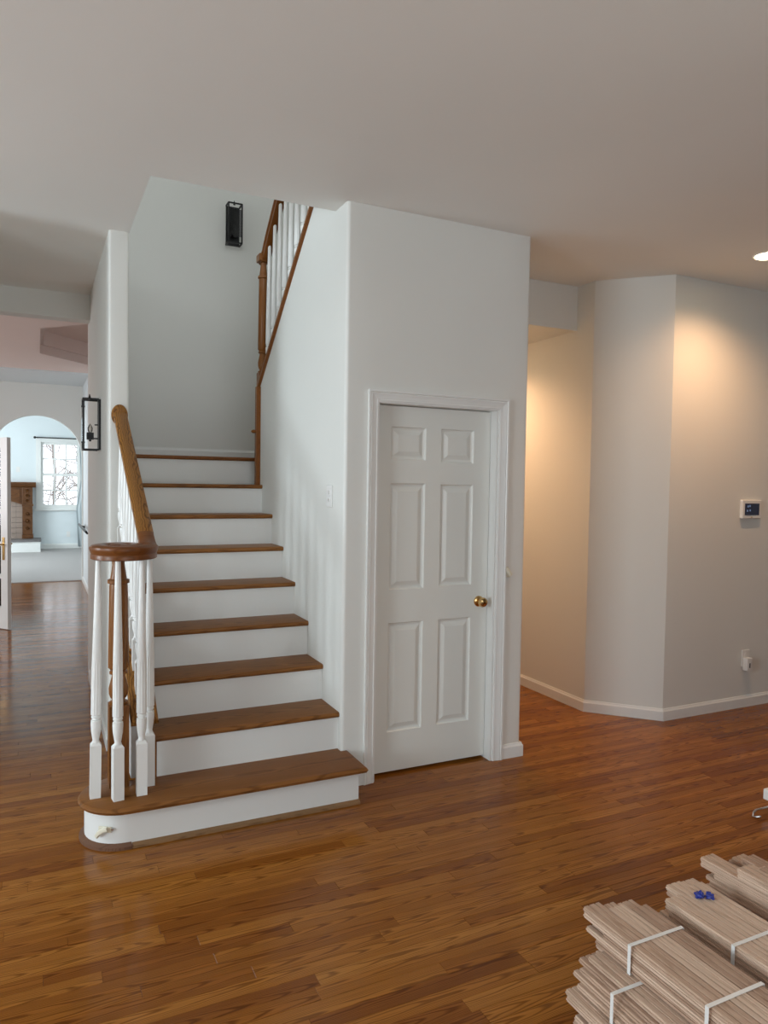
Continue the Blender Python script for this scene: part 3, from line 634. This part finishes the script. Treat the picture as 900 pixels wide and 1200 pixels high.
s = root('french_door', (0, 0, 0), 'open glazed French door leaf with brass lever handle', 'door')
DW, DHt, dt = .72, 2.03, .022
obj('door_frame', MB().holes(rect(-DW, 0, .008, DHt), [rect(-DW+.11, -.10, z0, z0+.30) for z0 in (.24, .585, .93, 1.275, 1.62)], -dt, dt, 'y'), 'trim_paint', s)
for z0 in (.24, .585, .93, 1.275, 1.62): obj('pane', MB().box(-DW+.11, -.10, -.003, .003, z0, z0+.30), 'pane_glass', s)
obj('handle_plate', MB().box(-.072, -.040, -dt-.006, -dt, .74, .98), 'brass', s)
obj('lever', MB().tube([(-.056, -dt, .905), (-.056, -dt-.05, .905), (-.16, -dt-.055, .905)], .009).tube([(-.056, dt, .905), (-.056, dt+.05, .905), (-.16, dt+.055, .905)], .009), 'brass', s, True)
s.location = (-.27, 8.53, 0); s.rotation_euler = (0, 0, R(-50))

FY = YFAR-.32
fp = root('fireplace', (-.9, YFAR-.2, .27), 'carved brown oak fireplace mantel with tiled surround and black firebox', 'fireplace')
ML, MR_ = -1.75, -.10
for x0 in (MR_-.20, ML):
    obj('pilaster', MB().box(x0, x0+.20, FY, YFAR, .36, 1.02).box(x0-.012, x0+.212, FY-.012, YFAR, .27, .36).box(x0-.012, x0+.215, FY-.014, YFAR, .985, 1.03), 'mantel_oak', fp, False, .004)
    for z_, r_ in ((.50, .035), (.66, .05), (.82, .035)):
        obj('carving', lathe_y(MB(), [(0, r_), (.024, r_*.92), (.008, r_*.62), (.03, r_*.35), (.032, .002)], x0+.10, z_, FY, 14), 'mantel_oak', fp, True)
    obj('capital', MB().box(x0, x0+.20, FY, YFAR, 1.03, 1.40), 'mantel_oak', fp, False, .004)
    for z_ in (1.11, 1.22, 1.33): obj('carving', lathe_y(MB(), [(0, .035), (.022, .032), (.006, .02), (.026, .002)], x0+.10, z_, FY, 10), 'mantel_oak', fp, True)
lin = [(ML+.2, 1.02)]+[(ML+.2+(MR_-ML-.4)*i/12, 1.02+.14*math.sin(math.pi*i/12)) for i in range(1, 12)]+[(MR_-.2, 1.02), (MR_-.2, 1.40), (ML+.2, 1.40)]
obj('frieze', MB().prism(lin, FY+.02, YFAR, 'y'), 'mantel_oak', fp)
obj('frieze_panel', MB().prism([(MR_-.46, 1.19), (MR_-.25, 1.13), (MR_-.25, 1.35), (MR_-.46, 1.35)], FY+.008, FY+.02, 'y'), 'mantel_oak', fp)
obj('shelf', MB().prism([(YFAR, 1.40), (FY-.01, 1.40), (FY-.05, 1.44), (FY-.06, 1.47), (FY-.09, 1.48), (FY-.09, 1.515), (YFAR, 1.515)], ML-.06, MR_+.07, 'x'), 'mantel_oak', fp)
for i in range(7):
    for j in range(2):
        obj('tile', MB().box(-.545+j*.123, -.427+j*.123, FY+.10, FY+.13, .27+i*.118, .27+i*.118+.112), 'brick_tile', fp)
obj('surround', MB().box(ML+.2, MR_-.2, FY+.13, YFAR, .27, 1.16), 'hearth_top', fp)
obj('firebox', MB().box(-1.36, -.56, FY+.09, FY+.14, .27, .98), 'firebox', fp)
obj('firebox_glass', MB().box(-1.28, -.64, FY+.082, FY+.09, .33, .90), 'screen', fp)
s = root('hearth', (-.9, 17.6, 0), 'raised white hearth with a dark stone top under the mantel', 'hearth')
obj('hearth_base', MB().box(-1.95, .055, 17.22, YFAR-.03, .012, .235), 'trim_paint', s)
obj('hearth_slab', MB().box(-1.97, .070, 17.20, YFAR-.03, .235, .268), 'hearth_top', s)
wd = root('window_1', ((WX0+WX1)/2, YFAR, WZ0), 'white double-hung window with gridded panes in the far room', 'window', None, 'structure')
obj('window_frame', MB().holes(rect(WX0-.07, WX1+.07, WZ0-.06, WZ1+.07), [rect(WX0+.03, WX1-.03, WZ0+.03, WZ1-.03)], YFAR-.02, YFAR+.06, 'y'), 'trim_paint', wd)
obj('sill', MB().box(WX0-.10, WX1+.10, YFAR-.06, YFAR, WZ0-.05, WZ0-.02), 'trim_paint', wd)
zm = (WZ0+WZ1)/2
for z0, z1, yy in ((WZ0+.03, zm+.02, YFAR+.03), (zm-.02, WZ1-.03, YFAR+.055)):
    xs = [WX0+.03, WX1-.03]; cw_ = (xs[1]-xs[0]-.10-.056)/3; ch = (z1-z0-.10-.028)/2
    cells = [rect(xs[0]+.05+i*(cw_+.028), xs[0]+.05+i*(cw_+.028)+cw_, z0+.05+j*(ch+.028), z0+.05+j*(ch+.028)+ch) for i in range(3) for j in range(2)]
    sh = obj('sash', MB().holes(rect(xs[0], xs[1], z0, z1), cells, yy-.012, yy+.012, 'y'), 'trim_paint', wd)
    for q in cells: obj('pane', MB().box(q[0][0], q[1][0], yy-.002, yy+.002, q[0][1], q[2][1]), 'pane_glass', sh)
s = root('curtain_rod', (.5, YFAR-.09, 2.50), 'black curtain rod with ball finial above the far window', 'curtain rod')
obj('rod', MB().tube([(-.04, YFAR-.09, 2.515), (1.3, YFAR-.09, 2.515)], .013), 'black_metal', s, True)
obj('finial', MB().sphere((-.05, YFAR-.09, 2.515), .028), 'black_metal', s, True)
obj('rod_bracket', MB().box(.0, .015, YFAR-.10, YFAR, 2.50, 2.53), 'black_metal', s)
mb = MB(); P_ = []
for i in range(25):
    u_ = i/24; P_.append((u_, YFAR-.09+.022*math.sin(u_*26)))
for z_, xa, xb in ((2.49, .86, 1.25), (1.6, .90, 1.25), (.93, .80, 1.22), (.05, .84, 1.24)):
    mb.v += [(xa+(xb-xa)*u_, yy, z_) for u_, yy in P_]
mb.f = [(l*25+i, l*25+i+1, (l+1)*25+i+1, (l+1)*25+i) for l in range(3) for i in range(24)]
o = obj('curtain', mb, 'curtain_cloth', None, True); tag(o, 'pale grey curtain hanging at the right of the far window', 'curtain'); o.modifiers.new('thickness', 'SOLIDIFY').thickness = .004
for x_, z_, lb in ((-.39, 1.735, 'white cover plate on the far wall above the mantel'), (.635, .275, 'white outlet plate on the far wall below the window')):
    s = root('cover_plate', (x_, YFAR, z_), lb, 'wall plate')
    obj('plate', MB().box(x_-.038, x_+.038, YFAR-.007, YFAR, z_, z_+.12), 'white_plastic', s)
    obj('plate_centre', MB().box(x_-.016, x_+.016, YFAR-.010, YFAR-.007, z_+.03, z_+.09), 'strap_white', s)
# frames of the windows behind and beside the camera, and upstairs
def frame_y(name, x0, x1, z0, z1, y_, label):
    w_ = root(name, ((x0+x1)/2, y_, z0), label, 'window', None, 'structure'); cwid = (x1-x0-.16)/3
    cells = [rect(x0+.05+i*(cwid+.03), x0+.05+i*(cwid+.03)+cwid, z0+.05, z1-.05) for i in range(3)]
    obj('window_frame', MB().holes(rect(x0, x1, z0, z1), cells, y_-.03, y_+.03, 'y'), 'trim_paint', w_)
    for q in cells: obj('pane', MB().box(q[0][0], q[1][0], y_-.003, y_+.003, z0+.05, z1-.05), 'pane_glass', w_)
def frame_x(name, y0, y1, z0, z1, x_, label):
    w_ = root(name, (x_, (y0+y1)/2, z0), label, 'window', None, 'structure'); cwid = (y1-y0-.16)/3
    cells = [rect(y0+.05+i*(cwid+.03), y0+.05+i*(cwid+.03)+cwid, z0+.05, z1-.05) for i in range(3)]
    obj('window_frame', MB().holes(rect(y0, y1, z0, z1), cells, x_-.03, x_+.03, 'x'), 'trim_paint', w_)
    for q in cells: obj('pane', MB().box(x_-.003, x_+.003, q[0][0], q[1][0], z0+.05, z1-.05), 'pane_glass', w_)
frame_x('window_2', 3.55, 4.55, 1.0, 2.5, -4.54, 'wide white window in the left foyer wall')
frame_x('window_8', -.3, 1.7, .9, 2.6, -4.54, 'second wide window in the left foyer wall')
frame_y('window_3', -.9, 1.7, .65, 2.65, -3.54, 'tall triple window in the front wall of the foyer')
frame_y('window_4', 2.7, 4.5, .65, 2.65, -3.54, 'tall triple window in the front wall beyond the added shading wall')
frame_x('added_window_5', 14.2, 16.2, .85, 2.55, -3.05, 'added side window around the fill light of the far carpeted room')  # unseen window, added to go with the far room fill
frame_x('added_window_7', 8.3, 10.3, .85, 2.55, -4.54, 'added side window around the fill light of the dining room')  # made-up opening for the dining room fill light
frame_y('window_9', -.2, 1.6, 4.15, 5.35, 1.05, 'upstairs front window above the foyer')
frame_x('window_6', 3.0, 4.8, 4.15, 5.35, -2.55, 'upstairs window lighting the stairwell')

# ------------------------------------------------------------------ garden outside the far window
struct('ground_outside', MB().box(-12, 14, YFAR+.2, 45, -.7, -.5), 'lawn', 'pale lawn outside the far window', 'ground')
def tree(x_, y_, hgt, seed, label):
    r_ = random.Random(seed); s = root('bare_tree', (x_, y_, -.5), label, 'tree', 'bare trees outside the far window')
    mb = MB(); mb.sweep([(x_, y_, -.5), (x_+.08, y_, hgt*.4), (x_-.05, y_, hgt*.8), (x_, y_, hgt)], [(.035*math.cos(R(a)), .035*math.sin(R(a))) for a in range(0, 360, 60)], (0, 1, .01))
    obj('trunk', mb, 'bark', s)
    mb = MB()
    for i in range(46):
        z_ = r_.uniform(.1, hgt); a = r_.uniform(0, 6.28); l_ = r_.uniform(.5, 1.3); p = Vector((x_, y_, z_)); pa = [p]
        d = Vector((math.cos(a), math.sin(a)*.5, r_.uniform(.1, .8)))
        for k in range(4):
            d += Vector((r_.uniform(-.5, .5), r_.uniform(-.4, .4), r_.uniform(-.3, .4))); p = p+d.normalized()*l_/4; pa.append(p)
        mb.sweep(pa, [(.013*math.cos(R(q)), .013*math.sin(R(q))) for q in (0, 120, 240)], (.1, .2, 1))
        for k in range(2):
            q0 = pa[2+k]; mb.sweep([q0, q0+Vector((r_.uniform(-.4, .4), r_.uniform(-.3, .3), r_.uniform(-.1, .5)))], [(.008*math.cos(R(q)), .008*math.sin(R(q))) for q in (0, 120, 240)], (.1, .2, 1))
    obj('branches', mb, 'bark', s)['kind'] = 'stuff'
tree(.35, 21.5, 4.5, 3, 'bare tree seen through the left panes of the far window')
tree(1.25, 22.5, 4.0, 8, 'bare tree seen through the right panes of the far window')

# ------------------------------------------------------------------ bundles of oak flooring
BW, BT, BL = .0633, .0165, 1.45
def board_mesh():
    hw, tg = BW/2-.0019, .004
    pr = [(-hw, 0), (hw-.001, 0), (hw-.001, BT*.36), (hw-tg, BT*.36), (hw-tg, BT*.62), (hw, BT*.62), (hw, BT-.0026), (hw-.0014, BT-.0013), (.0145, BT-.0013), (.0135, BT-.0042), (.0095, BT-.0042), (.0085, BT-.0013), (-.0085, BT-.0013), (-.0095, BT-.0042), (-.0135, BT-.0042), (-.0145, BT-.0013), (-hw+.0014, BT-.0013), (-hw, BT-.0026), (-hw, BT*.62), (-hw-tg+.0005, BT*.60), (-hw-tg+.0005, BT*.38), (-hw, BT*.36)]
    n = len(pr); mb = MB()
    mb.v = [(a, 0, b_) for a, b_ in pr]+[(a, -BL, b_) for a, b_ in pr]
    mb.f = [(k, (k+1) % n, n+(k+1) % n, n+k) for k in range(n)]+[tuple(range(n))[::-1], tuple(range(n, 2*n))]
    return mb
TONES = [mesh_of(board_mesh(), 'board', 'raw_oak', rnd=i*1.37+.11) for i in range(14)]
rb = random.Random(21)
def bundle(x0, ztop, layers, cols, yend, ends, straps, label, rag=.035, lean=0):
    zb = ztop-layers*BT
    s = root('flooring_bundle', (x0+cols*BW/2, yend-BL/2, zb), label, 'flooring', 'strapped bundles of unfinished oak flooring')
    for l in range(layers):
        for c_ in range(cols):
            e = ends.get((l, c_)); e = yend+rb.uniform(-rag, rag) if e is None else e
            o_ = bpy.data.objects.new('board', rb.choice(TONES)); COL.objects.link(o_); o_.parent = s
            jx = rb.uniform(-.0012, .0012) if l else 0
            o_.location = Vector((x0+(c_+.5)*BW+jx-l*lean, e, ztop-(l+1)*BT))-s.location
    a0, a1 = x0-.006-lean*(layers-1), x0+cols*BW+.003
    for ys_ in straps:
        mb = MB(); wv = .0055; th = .0012
        mb.box(a0-th, a1+th, ys_-wv, ys_+wv, ztop, ztop+th).box(a0-th, a0, ys_-wv, ys_+wv, zb, ztop).box(a1, a1+th, ys_-wv, ys_+wv, zb, ztop).box(a0-th, a1+th, ys_-wv, ys_+wv, zb-.0002, zb)
        obj('strap', mb, 'strap_white', s, False, 0)
    return s
Z1 = .33; Z2 = Z1-5*BT-.002; Z3 = Z2-5*BT-.002
bundle(1.497, Z1, 5, 3, 1.625, {(0, 0): 1.664, (0, 1): 1.626, (0, 2): 1.596, (1, 0): 1.662, (1, 1): 1.668, (1, 2): 1.655, (2, 0): 1.575, (2, 1): 1.64, (3, 0): 1.645, (3, 1): 1.63, (4, 0): 1.605}, (1.464, 1.205, .6), 'strapped oak flooring bundle on top of the pile nearest the stairs', .035, .001)
bundle(1.440, Z2, 5, 3, 1.585, {(0, 0): 1.575, (1, 0): 1.600, (2, 0): 1.582, (3, 0): 1.60, (4, 0): 1.57}, (1.425, 1.0), 'strapped oak flooring bundle second from the top, jutting towards the stairs', .03, .011)
bundle(1.368, Z3, 9, 4, 1.53, {(0, 0): 1.585, (1, 0): 1.58, (2, 0): 1.49, (3, 0): 1.545, (4, 0): 1.55, (5, 0): 1.48, (6, 0): 1.53}, (1.32,), 'low bundle of oak flooring under the pile nearest the stairs')
bundle(1.760, Z1, 5, 3, 1.61, {(0, 0): 1.592, (0, 1): 1.648, (0, 2): 1.615, (1, 0): 1.590, (1, 1): 1.645, (2, 0): 1.575}, (1.343, .7), 'strapped oak flooring bundle carrying the crumpled blue plastic')
bundle(1.770, Z2, 14, 3, 1.565, {}, (1.3,), 'tall oak bundle underneath the blue plastic bundle', .012)
ZG = .258
bundle(1.988, ZG, 5, 4, 1.66, {(0, 0): 1.735, (0, 1): 1.69, (1, 0): 1.73}, (1.52, 1.1), 'oak flooring bundle in the gap behind the blue plastic, lower than its neighbours')
bundle(1.988, ZG-5*BT-.003, 10, 4, 1.64, {}, (1.4,), 'bottom oak flooring bundle below the gap, resting on the floor', .012)
bundle(2.052, ZG+.003+5*BT, 5, 3, 1.68, {(0, 0): 1.710, (0, 1): 1.60, (1, 0): 1.708, (1, 1): 1.62}, (1.2,), 'oak flooring bundle set farthest from the stairs, ends uneven')
bundle(2.045, ZG+.006+7*BT, 2, 2, 1.56, {(0, 0): 1.562, (0, 1): 1.53, (1, 0): 1.560}, (1.0,), 'small stack of oak boards lying on the bundle farthest from the stairs', .02)

# crumpled blue plastic
bm = bmesh.new(); bmesh.ops.create_icosphere(bm, subdivisions=3, radius=.014)
for v in bm.verts:
    n_ = noise.noise(v.co*120)*.008+noise.noise(v.co*300+Vector((3, 1, 2)))*.004
    v.co += v.co.normalized()*n_; v.co.z = max(v.co.z*.75, -.006)
m1 = MB(); bm.verts.index_update(); m1.add([tuple(v.co) for v in bm.verts], [tuple(v.index for v in f.verts) for f in bm.faces]); bm.free()
s = root('crumpled_plastic', (1.878, 1.548, Z1), 'crumpled bright blue plastic scrap on the oak boards', 'plastic scrap')
for dx, dy, k_, rz in ((-.012, .006, 1.0, .3), (.012, -.010, .95, 2.1)):
    mb = MB(); ca, sa = math.cos(rz), math.sin(rz)
    mb.add([(1.878+dx+k_*(a*ca-b_*sa), 1.548+dy+k_*(a*sa+b_*ca), Z1+.006+k_*c_) for a, b_, c_ in m1.v], m1.f)
    obj('crumple', mb, 'blue_plastic', s, False)
# bent wire foot at the right edge
s = root('wire_stand', (3.25, 2.30, 0), 'white box on a bent chrome wire foot standing on the oak floor', 'stand')
obj('wire_foot', MB().tube([(3.190, 2.318, .006), (3.165, 2.325, .006), (3.153, 2.335, .008), (3.162, 2.335, .024), (3.178, 2.335, .034), (3.26, 2.335, .033), (3.44, 2.335, .033), (3.47, 2.335, .006), (3.47, 2.28, .006)], .005), 'chrome', s, True)
obj('box_body', MB().box(3.288, 3.44, 2.30, 2.38, .052, .105), 'white_plastic', s, False, .004)
